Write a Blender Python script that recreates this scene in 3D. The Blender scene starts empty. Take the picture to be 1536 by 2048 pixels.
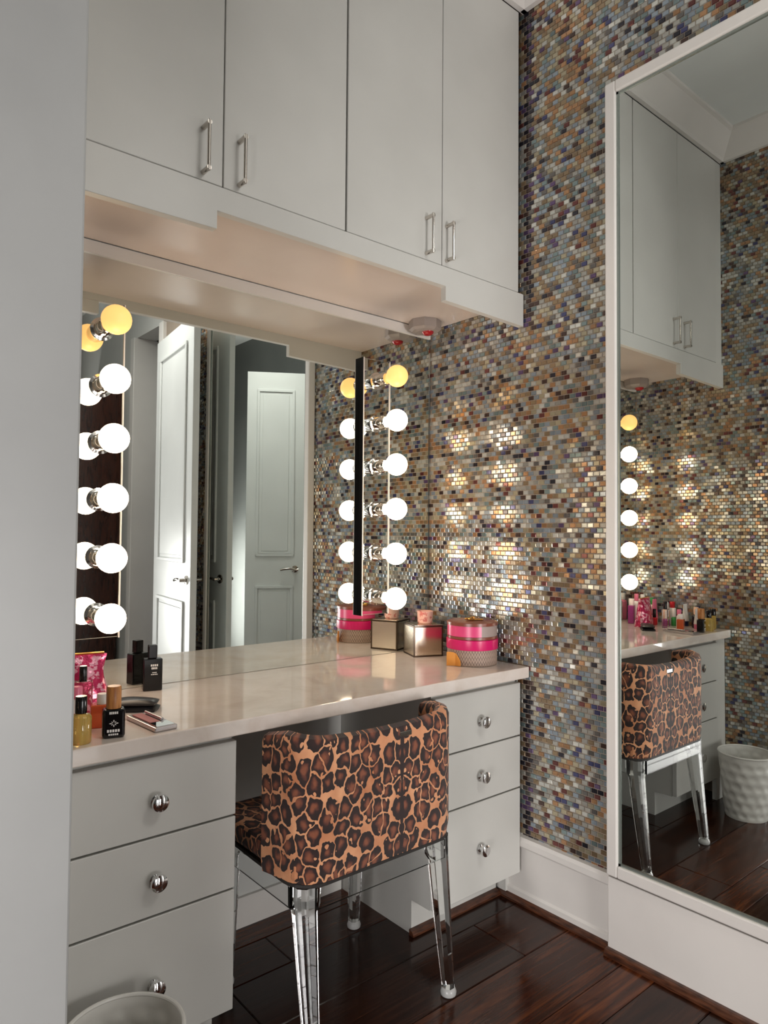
import bpy, bmesh, math, random
from mathutils import Vector, Matrix, Euler
random.seed(7)
R = math.radians
scene = bpy.context.scene
COL = scene.collection

# ------------------------------------------------------------------ camera
CAM = Vector((-1.8438, -1.933, 1.1949))
YAW, PITCH, ROLL, FPX = R(39.994), R(1.817), R(-0.445), 1397.2
cd = bpy.data.cameras.new('camera')
cam = bpy.data.objects.new('camera', cd); COL.objects.link(cam)
cd.sensor_fit = 'HORIZONTAL'; cd.sensor_width = 36.0
cd.lens = 36.0 * FPX / 1536.0
cd.clip_start = 0.02; cd.clip_end = 60
fw = Vector((math.sin(YAW)*math.cos(PITCH), math.cos(YAW)*math.cos(PITCH), math.sin(PITCH)))
rt = Vector((math.cos(YAW), -math.sin(YAW), 0)); up = rt.cross(fw)
# image axes rolled about the optical axis
rt2 = rt*math.cos(ROLL) - up*math.sin(ROLL)
up2 = rt*math.sin(ROLL) + up*math.cos(ROLL)
mw = Matrix.Identity(4)
for i in range(3):
    mw[i][0] = rt2[i]; mw[i][1] = up2[i]; mw[i][2] = -fw[i]; mw[i][3] = CAM[i]
cam.matrix_world = mw
scene.camera = cam

# ------------------------------------------------------------------ world, exposure, large lights
w = bpy.data.worlds.new('world'); scene.world = w; w.use_nodes = True
w.node_tree.nodes['Background'].inputs[0].default_value = (0.62, 0.68, 0.75, 1)
w.node_tree.nodes['Background'].inputs[1].default_value = 0.3
vs = scene.view_settings
vs.view_transform = 'Standard'; vs.look = 'None'; vs.gamma = 1.0; vs.use_curve_mapping = False
vs.exposure = 0.0
BULB = 9.5           # vanity bulb radiance
def area(name, loc, rot, sx, sy, power, col):
    l = bpy.data.lights.new(name, 'AREA'); l.shape = 'RECTANGLE'; l.size = sx; l.size_y = sy
    l.energy = power; l.color = col
    o = bpy.data.objects.new(name, l); COL.objects.link(o); o.location = loc; o.rotation_euler = rot
    return o
# added fill lamps, both unseen: at the end wall and in the hall
area('end_wall_fill_light', (-0.72, -4.50, 0.60), (R(90), 0, 0), 1.05, 1.0, 106, (1.0, 0.97, 0.95))
area('hall_fill_light', (-3.30, -1.85, 0.42), (0, R(-90), 0), 0.66, 1.3, 50, (1.0, 0.96, 0.95))
# added ceiling fill, unseen: up to the ceiling, down to the doors
area('ceiling_fill_up', (-0.60, -2.15, 2.79), (R(180), 0, 0), 0.40, 0.40, 2.5, (1.0, 0.97, 0.92))
area('ceiling_fill_down', (-0.60, -2.15, 2.735), (0, 0, 0), 0.40, 0.40, 12, (1.0, 0.97, 0.92))

# ------------------------------------------------------------------ materials
def lin(c):
    return tuple(((v/255.0)/12.92 if v/255.0 <= 0.04045 else ((v/255.0+0.055)/1.055)**2.4) for v in c[:3]) + (1,)
def mat(name, rgb=(200,200,200), rough=0.5, metal=0.0, **kw):
    m = bpy.data.materials.new(name); m.use_nodes = True
    b = m.node_tree.nodes['Principled BSDF']
    b.inputs['Base Color'].default_value = lin(rgb)
    b.inputs['Roughness'].default_value = rough
    b.inputs['Metallic'].default_value = metal
    for k, v in kw.items():
        b.inputs[k.replace('_', ' ')].default_value = v
    return m
def nodes(m): return m.node_tree.nodes, m.node_tree.links, m.node_tree.nodes['Principled BSDF']
def texco(m, kind='Object', scale=(1,1,1)):
    n, l, b = nodes(m)
    t = n.new('ShaderNodeTexCoord'); mp = n.new('ShaderNodeMapping'); mp.inputs['Scale'].default_value = scale
    l.new(t.outputs[kind], mp.inputs['Vector']); return mp.outputs['Vector']
def ramp(m, fac, stops, mode='LINEAR'):
    n, l, b = nodes(m); r = n.new('ShaderNodeValToRGB'); r.color_ramp.interpolation = mode
    e = r.color_ramp.elements
    while len(e) < len(stops): e.new(0.5)
    for i, (p, c) in enumerate(stops): e[i].position = p; e[i].color = lin(c)
    l.new(fac, r.inputs['Fac']); return r.outputs['Color']
def noise(m, vec, scale=5, detail=4, rough=0.5, dist=0.0):
    n, l, b = nodes(m); t = n.new('ShaderNodeTexNoise')
    t.inputs['Scale'].default_value = scale; t.inputs['Detail'].default_value = detail
    t.inputs['Roughness'].default_value = rough; t.inputs['Distortion'].default_value = dist
    l.new(vec, t.inputs['Vector']); return t.outputs['Fac']
def bump(m, fac, strength=0.1, dist=0.01):
    n, l, b = nodes(m); bp = n.new('ShaderNodeBump'); bp.inputs['Strength'].default_value = strength
    bp.inputs['Distance'].default_value = dist; l.new(fac, bp.inputs['Height']); l.new(bp.outputs['Normal'], b.inputs['Normal'])
def mathn(m, op, a, bb):
    n, l, b = nodes(m); t = n.new('ShaderNodeMath'); t.operation = op
    for i, x in enumerate((a, bb)):
        if isinstance(x, (int, float)): t.inputs[i].default_value = x
        else: l.new(x, t.inputs[i])
    return t.outputs[0]
def mixc(m, fac, a, bb):
    n, l, b = nodes(m); t = n.new('ShaderNodeMix'); t.data_type = 'RGBA'
    if isinstance(fac, (int, float)): t.inputs[0].default_value = fac
    else: l.new(fac, t.inputs[0])
    for i, x in ((6, a), (7, bb)):
        if isinstance(x, tuple): t.inputs[i].default_value = lin(x)
        else: l.new(x, t.inputs[i])
    return t.outputs[2]
def painted(name, rgb, rough=0.38):
    m = mat(name, rgb, rough); v = texco(m)
    f = noise(m, v, 3.0, 5); n, l, b = nodes(m)
    d = tuple(max(0, c-7) for c in rgb)
    l.new(ramp(m, f, [(0.35, d), (0.65, rgb)]), b.inputs['Base Color'])
    bump(m, noise(m, v, 90, 3), 0.02, 0.004)
    return m
M = {}
M['cab'] = painted('cabinet_paint', (206, 205, 200), 0.36)
M['wallpaint'] = painted('wall_paint', (206, 206, 202), 0.5)
M['trim'] = painted('trim_paint', (226, 222, 217), 0.32)
M['door'] = painted('door_paint', (226, 228, 226), 0.34)
M['grey'] = painted('grey_wall_paint', (112, 114, 112), 0.6)
M['ceil'] = painted('ceiling_paint', (232, 236, 234), 0.6)
M['chrome'] = mat('chrome', (225, 225, 225), 0.06, 1.0)
M['nickel'] = mat('polished_nickel', (205, 198, 190), 0.12, 1.0)
M['mirror'] = mat('mirror_silver', (232, 236, 233), 0.0, 1.0)
M['dark_reflection'] = mat('painted_dark_reflection', (24, 22, 22), 0.15, 0.3)  # black colour for the dark reflection in the chrome bar sides
M['edge'] = mat('mirror_edge', (150, 158, 152), 0.2, 0.6)
M['dark'] = mat('dark_gap', (38, 34, 32), 0.6)
M['grout'] = mat('grout', (150, 136, 122), 0.8)
M['socket'] = mat('socket_metal', (232, 228, 222), 0.10, 1.0)
M['acrylic'] = mat('clear_polycarbonate', (246, 248, 248), 0.0, 0.0, Transmission_Weight=1.0, IOR=1.45)
M['foot'] = mat('frosted_polycarbonate', (240, 240, 238), 0.25, 0.0, Transmission_Weight=0.55, IOR=1.45)
M['glass'] = mat('clear_glass', (250, 250, 250), 0.0, 0.0, Transmission_Weight=1.0, IOR=1.45)
# quartz worktop
m = mat('quartz', (214, 202, 192), 0.07); v = texco(m); n, l, b = nodes(m)
f = noise(m, v, 7, 8, 0.62, 0.6); l.new(ramp(m, f, [(0.3, (216, 202, 190)), (0.5, (228, 217, 208)), (0.72, (234, 225, 218))]), b.inputs['Base Color'])
b.inputs['Coat Weight'].default_value = 0.4; b.inputs['Coat Roughness'].default_value = 0.03
M['quartz'] = m
# soffit under the cabinets
M['soffit'] = painted('soffit_paint', (224, 212, 204), 0.22)
# dark walnut planks, tone varied by the plank
m = mat('walnut_plank', (60, 34, 22), 0.2); n, l, b = nodes(m)
v = texco(m, 'Object', (1.2, 22, 22)); f = noise(m, v, 2.2, 8, 0.65, 1.4)
c1 = ramp(m, f, [(0.25, (40, 20, 14)), (0.5, (84, 46, 29)), (0.75, (136, 82, 46))])
oi = n.new('ShaderNodeObjectInfo')
c2 = ramp(m, oi.outputs['Random'], [(0.0, (120, 110, 108)), (0.5, (190, 172, 160)), (1.0, (255, 236, 214))])
mu = n.new('ShaderNodeMix'); mu.data_type = 'RGBA'; mu.blend_type = 'MULTIPLY'; mu.inputs[0].default_value = 1.0
l.new(c1, mu.inputs[6]); l.new(c2, mu.inputs[7]); l.new(mu.outputs[2], b.inputs['Base Color'])
l.new(ramp(m, noise(m, texco(m, 'Object', (1,1,1)), 9, 4), [(0.3, (78,78,78)), (0.7, (112,112,112))]), b.inputs['Roughness'])
b.inputs['Specular IOR Level'].default_value = 0.36
bump(m, f, 0.12, 0.003); M['plank'] = m
M['shoe'] = mat('shoe_moulding_wood', (72, 40, 26), 0.3)
v = texco(M['shoe'], 'Object', (9, 9, 60)); n, l, b = nodes(M['shoe'])
l.new(ramp(M['shoe'], noise(M['shoe'], v, 3, 6), [(0.3, (44, 22, 14)), (0.7, (100, 60, 40))]), b.inputs['Base Color'])
# leopard velvet: rosettes on a tan ground, mirrored about the spine of the backrest (UV in metres)
m = mat('leopard_fabric', (190, 130, 90), 0.75); n, l, b = nodes(m)
tc = n.new('ShaderNodeTexCoord'); sp = n.new('ShaderNodeSeparateXYZ'); l.new(tc.outputs['UV'], sp.inputs[0])
au = mathn(m, 'ABSOLUTE', sp.outputs['X'], 0); vz = mathn(m, 'MULTIPLY', sp.outputs['Y'], 0.74)
cb = n.new('ShaderNodeCombineXYZ'); l.new(au, cb.inputs[0]); l.new(vz, cb.inputs[1])
nz = n.new('ShaderNodeTexNoise'); nz.inputs['Scale'].default_value = 38; nz.inputs['Detail'].default_value = 2
l.new(cb.outputs[0], nz.inputs['Vector'])
sub = n.new('ShaderNodeVectorMath'); sub.operation = 'SUBTRACT'; sub.inputs[1].default_value = (0.5, 0.5, 0.5); l.new(nz.outputs['Color'], sub.inputs[0])
sc = n.new('ShaderNodeVectorMath'); sc.operation = 'SCALE'; sc.inputs['Scale'].default_value = 0.026; l.new(sub.outputs[0], sc.inputs[0])
ad = n.new('ShaderNodeVectorMath'); ad.operation = 'ADD'; l.new(cb.outputs[0], ad.inputs[0]); l.new(sc.outputs[0], ad.inputs[1])
def voro(feature, scale):
    vo = n.new('ShaderNodeTexVoronoi'); vo.voronoi_dimensions = '2D'; vo.feature = feature; vo.inputs['Scale'].default_value = scale
    vo.inputs['Randomness'].default_value = 0.8; l.new(ad.outputs[0], vo.inputs['Vector']); return vo.outputs['Distance']
e = voro('DISTANCE_TO_EDGE', 29); f1 = voro('F1', 29)
wob = mathn(m, 'MULTIPLY', mathn(m, 'SUBTRACT', noise(m, cb.outputs[0], 60, 2), 0.5), 0.16)
e2 = mathn(m, 'ADD', e, wob)
f2 = mathn(m, 'ADD', f1, mathn(m, 'MULTIPLY', wob, 1.2))
inside = mathn(m, 'MULTIPLY', mathn(m, 'GREATER_THAN', e2, 0.052), mathn(m, 'LESS_THAN', f2, 0.60))
core = ramp(m, f2, [(0.10, (132, 74, 48)), (0.22, (92, 46, 32)), (0.30, (44, 18, 14)), (0.5, (28, 10, 9))])
gap = mathn(m, 'MULTIPLY', mathn(m, 'GREATER_THAN', noise(m, cb.outputs[0], 48, 1), 0.67), mathn(m, 'GREATER_THAN', f2, 0.24))
inside = mathn(m, 'MULTIPLY', inside, mathn(m, 'SUBTRACT', 1.0, gap))
tan = ramp(m, noise(m, cb.outputs[0], 14, 3), [(0.3, (186, 116, 74)), (0.7, (230, 168, 124))])
spine = mathn(m, 'LESS_THAN', mathn(m, 'ADD', au, mathn(m, 'MULTIPLY', mathn(m, 'SUBTRACT', noise(m, cb.outputs[0], 22, 2), 0.5), 0.02)), 0.006)
l.new(mixc(m, spine, mixc(m, inside, tan, core), (34, 13, 11)), b.inputs['Base Color'])
b.inputs['Sheen Weight'].default_value = 0.25
bump(m, noise(m, cb.outputs[0], 420, 2), 0.15, 0.002); M['leopard'] = m
# mosaic glass, colour carried by each tile
m = mat('glass_mosaic', (120, 120, 115), 0.15, 0.55); n, l, b = nodes(m)
at = n.new('ShaderNodeVertexColor'); at.layer_name = 'tile_colour'
l.new(at.outputs['Color'], b.inputs['Base Color'])
b.inputs['Coat Weight'].default_value = 0.25; b.inputs['Coat Roughness'].default_value = 0.12
b.inputs['Specular IOR Level'].default_value = 0.7
bump(m, noise(m, texco(m), 160, 2), 0.06, 0.002); M['tile'] = m
def emis(name, rgb, strength):
    m = mat(name, rgb, 0.4); n, l, b = nodes(m)
    b.inputs['Emission Color'].default_value = lin(rgb); b.inputs['Emission Strength'].default_value = strength
    return m
M['bulb'] = emis('lit_bulb_glass', (255, 230, 200), BULB)
M['bulb_dim'] = emis('dim_bulb_glass', (255, 196, 116), 1.05)
M['lamp_diffuser'] = emis('lamp_diffuser', (255, 244, 226), 2.0)

# ------------------------------------------------------------------ mesh helpers
ORG = {}
def obj(name, bm, material, parent=None, smooth=False, bevel=0.0, seg=2, loc=None):
    """link a bmesh (built in world coordinates) as one object"""
    if bevel > 0:
        bmesh.ops.remove_doubles(bm, verts=bm.verts[:], dist=1e-6)
        es = [e for e in bm.edges if len(e.link_faces) == 2 and e.calc_face_angle(0) > R(35)]
        bmesh.ops.bevel(bm, geom=es, offset=bevel, segments=seg, profile=0.5, affect='EDGES', clamp_overlap=True)
    me = bpy.data.meshes.new(name); 
    base = ORG.get(parent, Vector((0,0,0))) if parent else Vector((0,0,0))
    if parent is None and loc is not None: base = Vector(loc)
    bmesh.ops.translate(bm, verts=bm.verts[:], vec=-base)
    bm.to_mesh(me); bm.free()
    if smooth:
        for p in me.polygons: p.use_smooth = True
        try: me.set_sharp_from_angle(angle=R(40))
        except Exception: pass
    me.materials.append(material)
    o = bpy.data.objects.new(name, me); COL.objects.link(o)
    if parent: o.parent = parent; ORG[o] = base
    else: o.location = base; ORG[o] = base
    return o
def tag(o, label=None, cat=None, group=None, kind=None):
    if label: o['label'] = label
    if cat: o['category'] = cat
    if group: o['group'] = group
    if kind: o['kind'] = kind
    return o
def thing(name, label, cat, loc, group=None):
    o = bpy.data.objects.new(name, None); COL.objects.link(o); o.location = loc
    o.empty_display_size = 0.05; ORG[o] = Vector(loc)
    return tag(o, label, cat, group)
def struct(o): o['kind'] = 'structure'; return o
def box(x0, x1, y0, y1, z0, z1, bm=None):
    bm = bm or bmesh.new()
    vs_ = [bm.verts.new(p) for p in ((x0,y0,z0),(x1,y0,z0),(x1,y1,z0),(x0,y1,z0),(x0,y0,z1),(x1,y0,z1),(x1,y1,z1),(x0,y1,z1))]
    for f in ((3,2,1,0),(4,5,6,7),(0,1,5,4),(1,2,6,5),(2,3,7,6),(3,0,4,7)): bm.faces.new([vs_[i] for i in f])
    return bm
def rotbox(c, sx, sy, sz, rz=0, bm=None, rx=0, ry=0):
    bm = bm or bmesh.new(); nb = box(-sx/2, sx/2, -sy/2, sy/2, 0, sz)
    mt = Matrix.Translation(c) @ Euler((rx, ry, rz)).to_matrix().to_4x4()
    me = bpy.data.meshes.new('tmp'); nb.to_mesh(me); nb.free(); k = len(bm.verts)
    bm.from_mesh(me); bpy.data.meshes.remove(me); bm.verts.ensure_lookup_table()
    for vv in bm.verts[k:]: vv.co = mt @ vv.co
    return bm
def lathe(c, prof, axis=(0,0,1), seg=24, bm=None, closed=True, sx=1.0, sy=1.0):
    """revolve (radius, height) pairs about axis through c"""
    bm = bm or bmesh.new(); ax = Vector(axis).normalized()
    q = Vector((0,0,1)).rotation_difference(ax).to_matrix(); c = Vector(c); rings = []
    for r, h in prof:
        if r < 1e-6: rings.append([bm.verts.new(c + q @ Vector((0,0,h)))])
        else: rings.append([bm.verts.new(c + q @ Vector((sx*r*math.cos(2*math.pi*i/seg), sy*r*math.sin(2*math.pi*i/seg), h))) for i in range(seg)])
    for a, b2 in zip(rings, rings[1:]):
        for i in range(seg):
            j = (i+1) % seg
            if len(a) == 1 and len(b2) == 1: continue
            if len(a) == 1: bm.faces.new((a[0], b2[j], b2[i])[::-1] if False else (a[0], b2[i], b2[j])[::-1])
            elif len(b2) == 1: bm.faces.new((a[i], a[j], b2[0]))
            else: bm.faces.new((a[i], a[j], b2[j], b2[i]))
    if closed:
        if len(rings[0]) > 1: bm.faces.new(rings[0][::-1])
        if len(rings[-1]) > 1: bm.faces.new(rings[-1])
    bmesh.ops.recalc_face_normals(bm, faces=bm.faces[:])
    return bm
def sphere(c, r, bm=None, seg=24, rings=14, sz=1.0):
    prof = [(r*math.sin(math.pi*i/rings), -r*sz*math.cos(math.pi*i/rings)) for i in range(rings+1)]
    prof[0] = (0, -r*sz); prof[-1] = (0, r*sz)
    return lathe(c, prof, (0,0,1), seg, bm)
def tube(pts, r, seg=10, bm=None):
    bm = bm or bmesh.new(); pts = [Vector(p) for p in pts]; rings = []
    for i, p in enumerate(pts):
        d = (pts[min(i+1, len(pts)-1)] - pts[max(i-1, 0)]).normalized()
        a = d.orthogonal().normalized() if i == 0 else (rings_a - d*rings_a.dot(d)).normalized()
        rings_a = a; b2 = d.cross(a)
        rings.append([bm.verts.new(p + r*(a*math.cos(2*math.pi*k/seg) + b2*math.sin(2*math.pi*k/seg))) for k in range(seg)])
    for a, b2 in zip(rings, rings[1:]):
        for k in range(seg): bm.faces.new((a[k], a[(k+1) % seg], b2[(k+1) % seg], b2[k]))
    bm.faces.new(rings[0][::-1]); bm.faces.new(rings[-1])
    bmesh.ops.recalc_face_normals(bm, faces=bm.faces[:])
    return bm
def extr(poly, axis, a, b2, bm=None):
    """prism of a polygon given in the two other axes, extruded along axis 'x','y' or 'z' from a to b2"""
    bm = bm or bmesh.new()
    def P(u, v, t): return {'x': (t, u, v), 'y': (u, t, v), 'z': (u, v, t)}[axis]
    lo = [bm.verts.new(P(u, v, a)) for u, v in poly]; hi = [bm.verts.new(P(u, v, b2)) for u, v in poly]
    n_ = len(poly); bm.faces.new(lo[::-1]); bm.faces.new(hi)
    for i in range(n_): bm.faces.new((lo[i], lo[(i+1) % n_], hi[(i+1) % n_], hi[i]))
    bmesh.ops.recalc_face_normals(bm, faces=bm.faces[:])
    return bm

# ------------------------------------------------------------------ dimensions (metres; X right, Y into the back wall, Z up)
W = 1.521; ZC = 0.766; D = 0.481; U = 0.451; ZU = 1.978; ZD = 2.005; ZTOP = 2.963; CEIL = 3.07
MY0, MY1, MZ0, MZ1 = -0.785, -1.86, 0.222, 2.537    # tall mirror
YEND = -4.6; XHALL = -3.4; XROOM = 1.9

# ------------------------------------------------------------------ shell
fl = struct(obj('floor', box(XHALL, XROOM, YEND, 0.1, -0.06, -0.012), M['dark']))
# planks: widths alternate, seams where the photograph shows them
seams = [0.0, -0.10, -0.25, -0.447, -0.645, -0.842, -0.940, -1.09]
while seams[-1] > YEND: seams.append(seams[-1] - random.choice((0.197, 0.15, 0.1)))
for a, b2 in zip(seams, seams[1:]):
    x = XROOM + random.uniform(0.0, 0.9)
    while x > XHALL:
        nx = x - random.uniform(1.1, 1.9)
        x1, x0 = min(x, XROOM), max(nx, XHALL)
        if x1 - x0 > 0.05:
            obj('plank', box(x0+0.0006, x1-0.0006, max(b2, YEND)+0.0008, a-0.0008, -0.014, 0.0), M['plank'], fl, bevel=0.0022, seg=1)
        x = nx
struct(obj('ceiling', box(XHALL, XROOM, YEND, 0.1, CEIL, CEIL+0.06), M['ceil']))
struct(obj('wall_back', box(XHALL, 0.1, 0.0, 0.1, 0, CEIL), M['wallpaint']))
# right wall: solid to the doorway at the far end of the room
wr = struct(obj('wall_right', box(0.004, 0.14, -2.60, 0.0, 0, CEIL), M['grout']))
struct(obj('wall_right_doorway', box(0.004, 0.14, YEND, -3.12, 0, CEIL, box(0.004, 0.14, -3.12, -2.60, 2.6, CEIL)), M['wallpaint']))
wl = struct(obj('wall_left', box(-W-0.12, -W-0.004, -0.80, 0.0, 0, CEIL), M['grout']))
struct(obj('wall_left_far', box(-W-0.12, -W, YEND, -2.45, 0, CEIL, box(-W-0.12, -W, -2.45, -0.80, 2.12, CEIL)), M['grey']))
struct(obj('wall_hall', box(XHALL-0.08, XHALL, YEND, 0.1, 0, CEIL), M['wallpaint']))
struct(obj('wall_end', box(XHALL, XROOM, YEND-0.08, YEND, 0, CEIL), M['grey']))
struct(obj('wall_next_room', box(XROOM, XROOM+0.08, YEND, 0.1, 0, CEIL), M['grey']))
# end of the left wall: the painted jamb the camera looks past
M['jamb'] = painted('jamb_paint', (158, 159, 158), 0.45)
j = struct(obj('trim_1', box(-W-0.20, -W+0.004, -0.822, -0.796, 0, 2.119), M['jamb'], bevel=0.004))

# ------------------------------------------------------------------ mosaic
TP_Y, TP_Z, GAP = 0.0215, 0.0156, 0.0018
PAL = [((142,140,132),20), ((120,132,142),16), ((172,172,164),14), ((128,106,76),15), ((150,108,66),10), ((104,122,122),10),
       ((150,140,112),10), ((92,88,84),8), ((58,60,98),3.0), ((96,46,42),3.4), ((66,48,42),4), ((84,62,98),2.0), ((44,42,50),3.0)]
def _desat(c, k=0.82):
    a = lin(c); g = 0.3*a[0]+0.55*a[1]+0.15*a[2]
    return tuple(1.56*(g+(q-g)*k) for q in a[:3])
COLS = [_desat(c) for c, _ in PAL]; WTS = [k for _, k in PAL]
WARM = {3, 4, 6, 9, 10}
def vnoise(y, z):
    return math.sin(y*9.1+1.3*math.sin(z*5.3+0.7))*0.5 + math.sin(z*6.7+1.9*math.sin(y*7.7))*0.5
def pick(y, z):
    k = vnoise(y, z)
    return random.choices(range(len(PAL)), [wt*(1.0+(0.75 if i in WARM else -0.55)*k) for i, wt in enumerate(WTS)])[0]
def tile_geo(side, y, z, a, b2, sy, sz):
    """8 corners of one tile; side +1 = wall on the right (front faces -X)"""
    hy, hz = sy/2, sz/2; e = 0.0012; pr = 0.0022
    back = [(y-hy, z-hz), (y+hy, z-hz), (y+hy, z+hz), (y-hy, z+hz)]
    fr = [(y-hy+e, z-hz+e), (y+hy-e, z-hz+e), (y+hy-e, z+hz-e), (y-hy+e, z+hz-e)]
    out = [(side*0.004, p, q) for p, q in back]
    out += [(side*(0.004-pr-a*(p-y)-b2*(q-z)), p, q) for p, q in fr]
    return out
FACES = ((4,5,6,7),(0,1,5,4),(1,2,6,5),(2,3,7,6),(3,0,4,7))
def mosaic(side, x, regions, parent, n_single):
    tiles = []
    r = 0; z = 0.205
    while z < ZTOP+0.02:
        y = 0.0 - (TP_Y/2 if r % 2 else 0)
        while y > -2.05:
            yc, zc_ = y - TP_Y/2, z + TP_Z/2
            if any(a <= yc <= b2 and c <= zc_ <= d for a, b2, c, d in regions): tiles.append((yc, zc_))
            y -= TP_Y
        z += TP_Z; r += 1
    sy, sz = TP_Y-GAP, TP_Z-GAP
    singles = set()
    if n_single:
        cand = [t for t in tiles if t[0] > MY0-0.001 and t[0] < -0.47 and t[1] < 2.3]
        cand.sort(key=lambda t: (CAM - Vector((0, t[0], t[1]))).length)
        singles = set(cand[:n_single])
        variants = {}
    verts, faces, cols = [], [], []
    for t in tiles:
        ci = pick(*t)
        if side > 0 and -0.486 < t[0] < -0.455 and not (ZC-0.04 < t[1] < 1.89): ci = random.choice((12, 10, 7, 12, 11))  # darker tiles paint in the shade band beside the cabinets
        cv = COLS[ci]; g = random.uniform(0.8, 1.2); a, b2 = random.gauss(0, 0.014), random.gauss(0, 0.014)
        if t in singles:
            vi = random.randrange(4); key = (ci, vi)
            if key not in variants:
                me = bpy.data.meshes.new('tile'); me.from_pydata(tile_geo(side, 0, 0, a, b2, sy, sz), [], [f if side < 0 else f[::-1] for f in FACES])
                ca = me.color_attributes.new('tile_colour', 'FLOAT_COLOR', 'POINT')
                for d in ca.data: d.color = (cv[0]*g, cv[1]*g, cv[2]*g, 1)
                me.materials.append(M['tile']); variants[key] = me
            o = bpy.data.objects.new('tile', variants[key]); COL.objects.link(o); o.parent = parent; o.location = (x, t[0], t[1])
        else:
            k = len(verts); verts += [(x+p[0], p[1], p[2]) for p in tile_geo(side, t[0], t[1], a, b2, sy, sz)]
            faces += [tuple(k+i for i in (f if side < 0 else f[::-1])) for f in FACES]
            cols += [cv[0]*g, cv[1]*g, cv[2]*g, 1.0]*8
    me = bpy.data.meshes.new('small_tiles'); me.from_pydata(verts, [], faces)
    ca = me.color_attributes.new('tile_colour', 'FLOAT_COLOR', 'POINT'); ca.data.foreach_set('color', cols)
    me.materials.append(M['tile'])
    o = bpy.data.objects.new('small_tiles', me); COL.objects.link(o); o.parent = parent; o['kind'] = 'stuff'
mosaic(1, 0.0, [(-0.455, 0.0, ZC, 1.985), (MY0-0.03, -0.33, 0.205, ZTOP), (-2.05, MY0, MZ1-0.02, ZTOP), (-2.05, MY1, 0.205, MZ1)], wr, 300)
mosaic(-1, -W, [(-0.455, 0.0, ZC, 1.985), (-0.796, -0.33, 0.205, ZTOP)], wl, 0)

# ------------------------------------------------------------------ mouldings
def crown_prof(s): return [(0, ZTOP), (s*0.018, ZTOP), (s*0.024, ZTOP+0.012), (s*0.06, ZTOP+0.055), (s*0.088, ZTOP+0.088), (s*0.1, ZTOP+0.094), (s*0.1, CEIL), (0, CEIL)]
bm = extr([(-U+y, z) for y, z in crown_prof(-1)], 'x', -W, 0.0)
struct(obj('trim_2', bm, M['trim']))
struct(obj('trim_3', extr([(x, z) for x, z in crown_prof(-1)], 'y', -U-0.002, -2.6), M['trim']))
struct(obj('trim_4', extr([(-W+x, z) for x, z in crown_prof(1)], 'y', -U-0.002, -0.80), M['trim']))
# baseboard on the mosaic wall: panel with a projecting cap
bb = struct(obj('baseboard_right', box(-0.006, 0.004, MY0, -0.33, 0.0, 0.19), M['trim']))
obj('cap', extr([(0.004, 0.181), (-0.016, 0.181), (-0.02, 0.187), (-0.02, 0.204), (-0.014, 0.214), (0.004, 0.216)], 'y', MY0, -0.33), M['trim'], bb)
obj('lower_fillet', extr([(-0.006, 0.012), (-0.013, 0.012), (-0.013, 0.036), (-0.006, 0.042)], 'y', MY0, -0.33), M['trim'], bb)
struct(obj('trim_5', extr([(0, 0), (-0.024, 0), (-0.024, 0.006), (-0.018, 0.016), (-0.012, 0.02), (0, 0.02)], 'y', MY0+0.001, -0.365), M['shoe']))
struct(obj('trim_6', box(-0.030, 0.004, MY1, MY0, 0.0, MZ0-0.006), M['trim'], bevel=0.003))
struct(obj('trim_7', extr([(-0.030, 0), (-0.052, 0), (-0.052, 0.006), (-0.046, 0.015), (-0.040, 0.018), (-0.030, 0.018)], 'y', MY1, MY0), M['shoe']))
struct(obj('trim_8', extr([(-0.361, 0), (-0.380, 0), (-0.380, 0.006), (-0.374, 0.015), (-0.361, 0.018)], 'x', -0.415, -0.024), M['shoe']))

# ------------------------------------------------------------------ back mirror
mr = thing('wall_mirror', 'wide frameless wall mirror between the vanity worktop and the soffit', 'mirror', (-W/2, 0, ZC))
obj('mirror_glass', box(-W+0.004, -0.006, -0.006, -0.001, ZC+0.001, 1.942), M['mirror'], mr)
obj('edge_channel', box(-0.006, -0.003, -0.008, -0.001, ZC+0.001, 1.942), M['chrome'], mr)
obj('top_channel', box(-W+0.004, -0.006, -0.012, -0.001, 1.942, 1.976), M['trim'], mr)

# ------------------------------------------------------------------ tall mirror
tm = thing('framed_mirror', 'tall white framed mirror standing on the mosaic wall', 'mirror', (-0.012, (MY0+MY1)/2, MZ0))
FWD = 0.034
obj('mirror_glass', box(-0.024, -0.019, MY1+FWD, MY0-FWD, MZ0+FWD, MZ1-FWD), M['mirror'], tm)
obj('back_board', box(-0.019, 0.0, MY1+0.003, MY0-0.003, MZ0+0.003, MZ1-0.003), M['dark'], tm)
def frame_bar(poly):
    return poly
for yy in ((MY0-FWD, MY0), (MY1, MY1+FWD)):
    obj('frame_stile', box(-0.036, 0.0, yy[0], yy[1], MZ0, MZ1), M['trim'], tm, bevel=0.004)
for zz in ((MZ0, MZ0+FWD), (MZ1-FWD, MZ1)):
    obj('frame_rail', box(-0.036, 0.0, MY1+FWD, MY0-FWD, zz[0], zz[1]), M['trim'], tm, bevel=0.004)
bm = box(-0.0275, -0.0242, MY0-FWD-0.007, MY0-FWD, MZ0+FWD, MZ1-FWD)
box(-0.0275, -0.0242, MY1+FWD, MY1+FWD+0.007, MZ0+FWD, MZ1-FWD, bm)
box(-0.0275, -0.0242, MY1+FWD, MY0-FWD, MZ0+FWD, MZ0+FWD+0.007, bm); box(-0.0275, -0.0242, MY1+FWD, MY0-FWD, MZ1-FWD-0.007, MZ1-FWD, bm)
obj('inner_bead', bm, M['edge'], tm)

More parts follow.
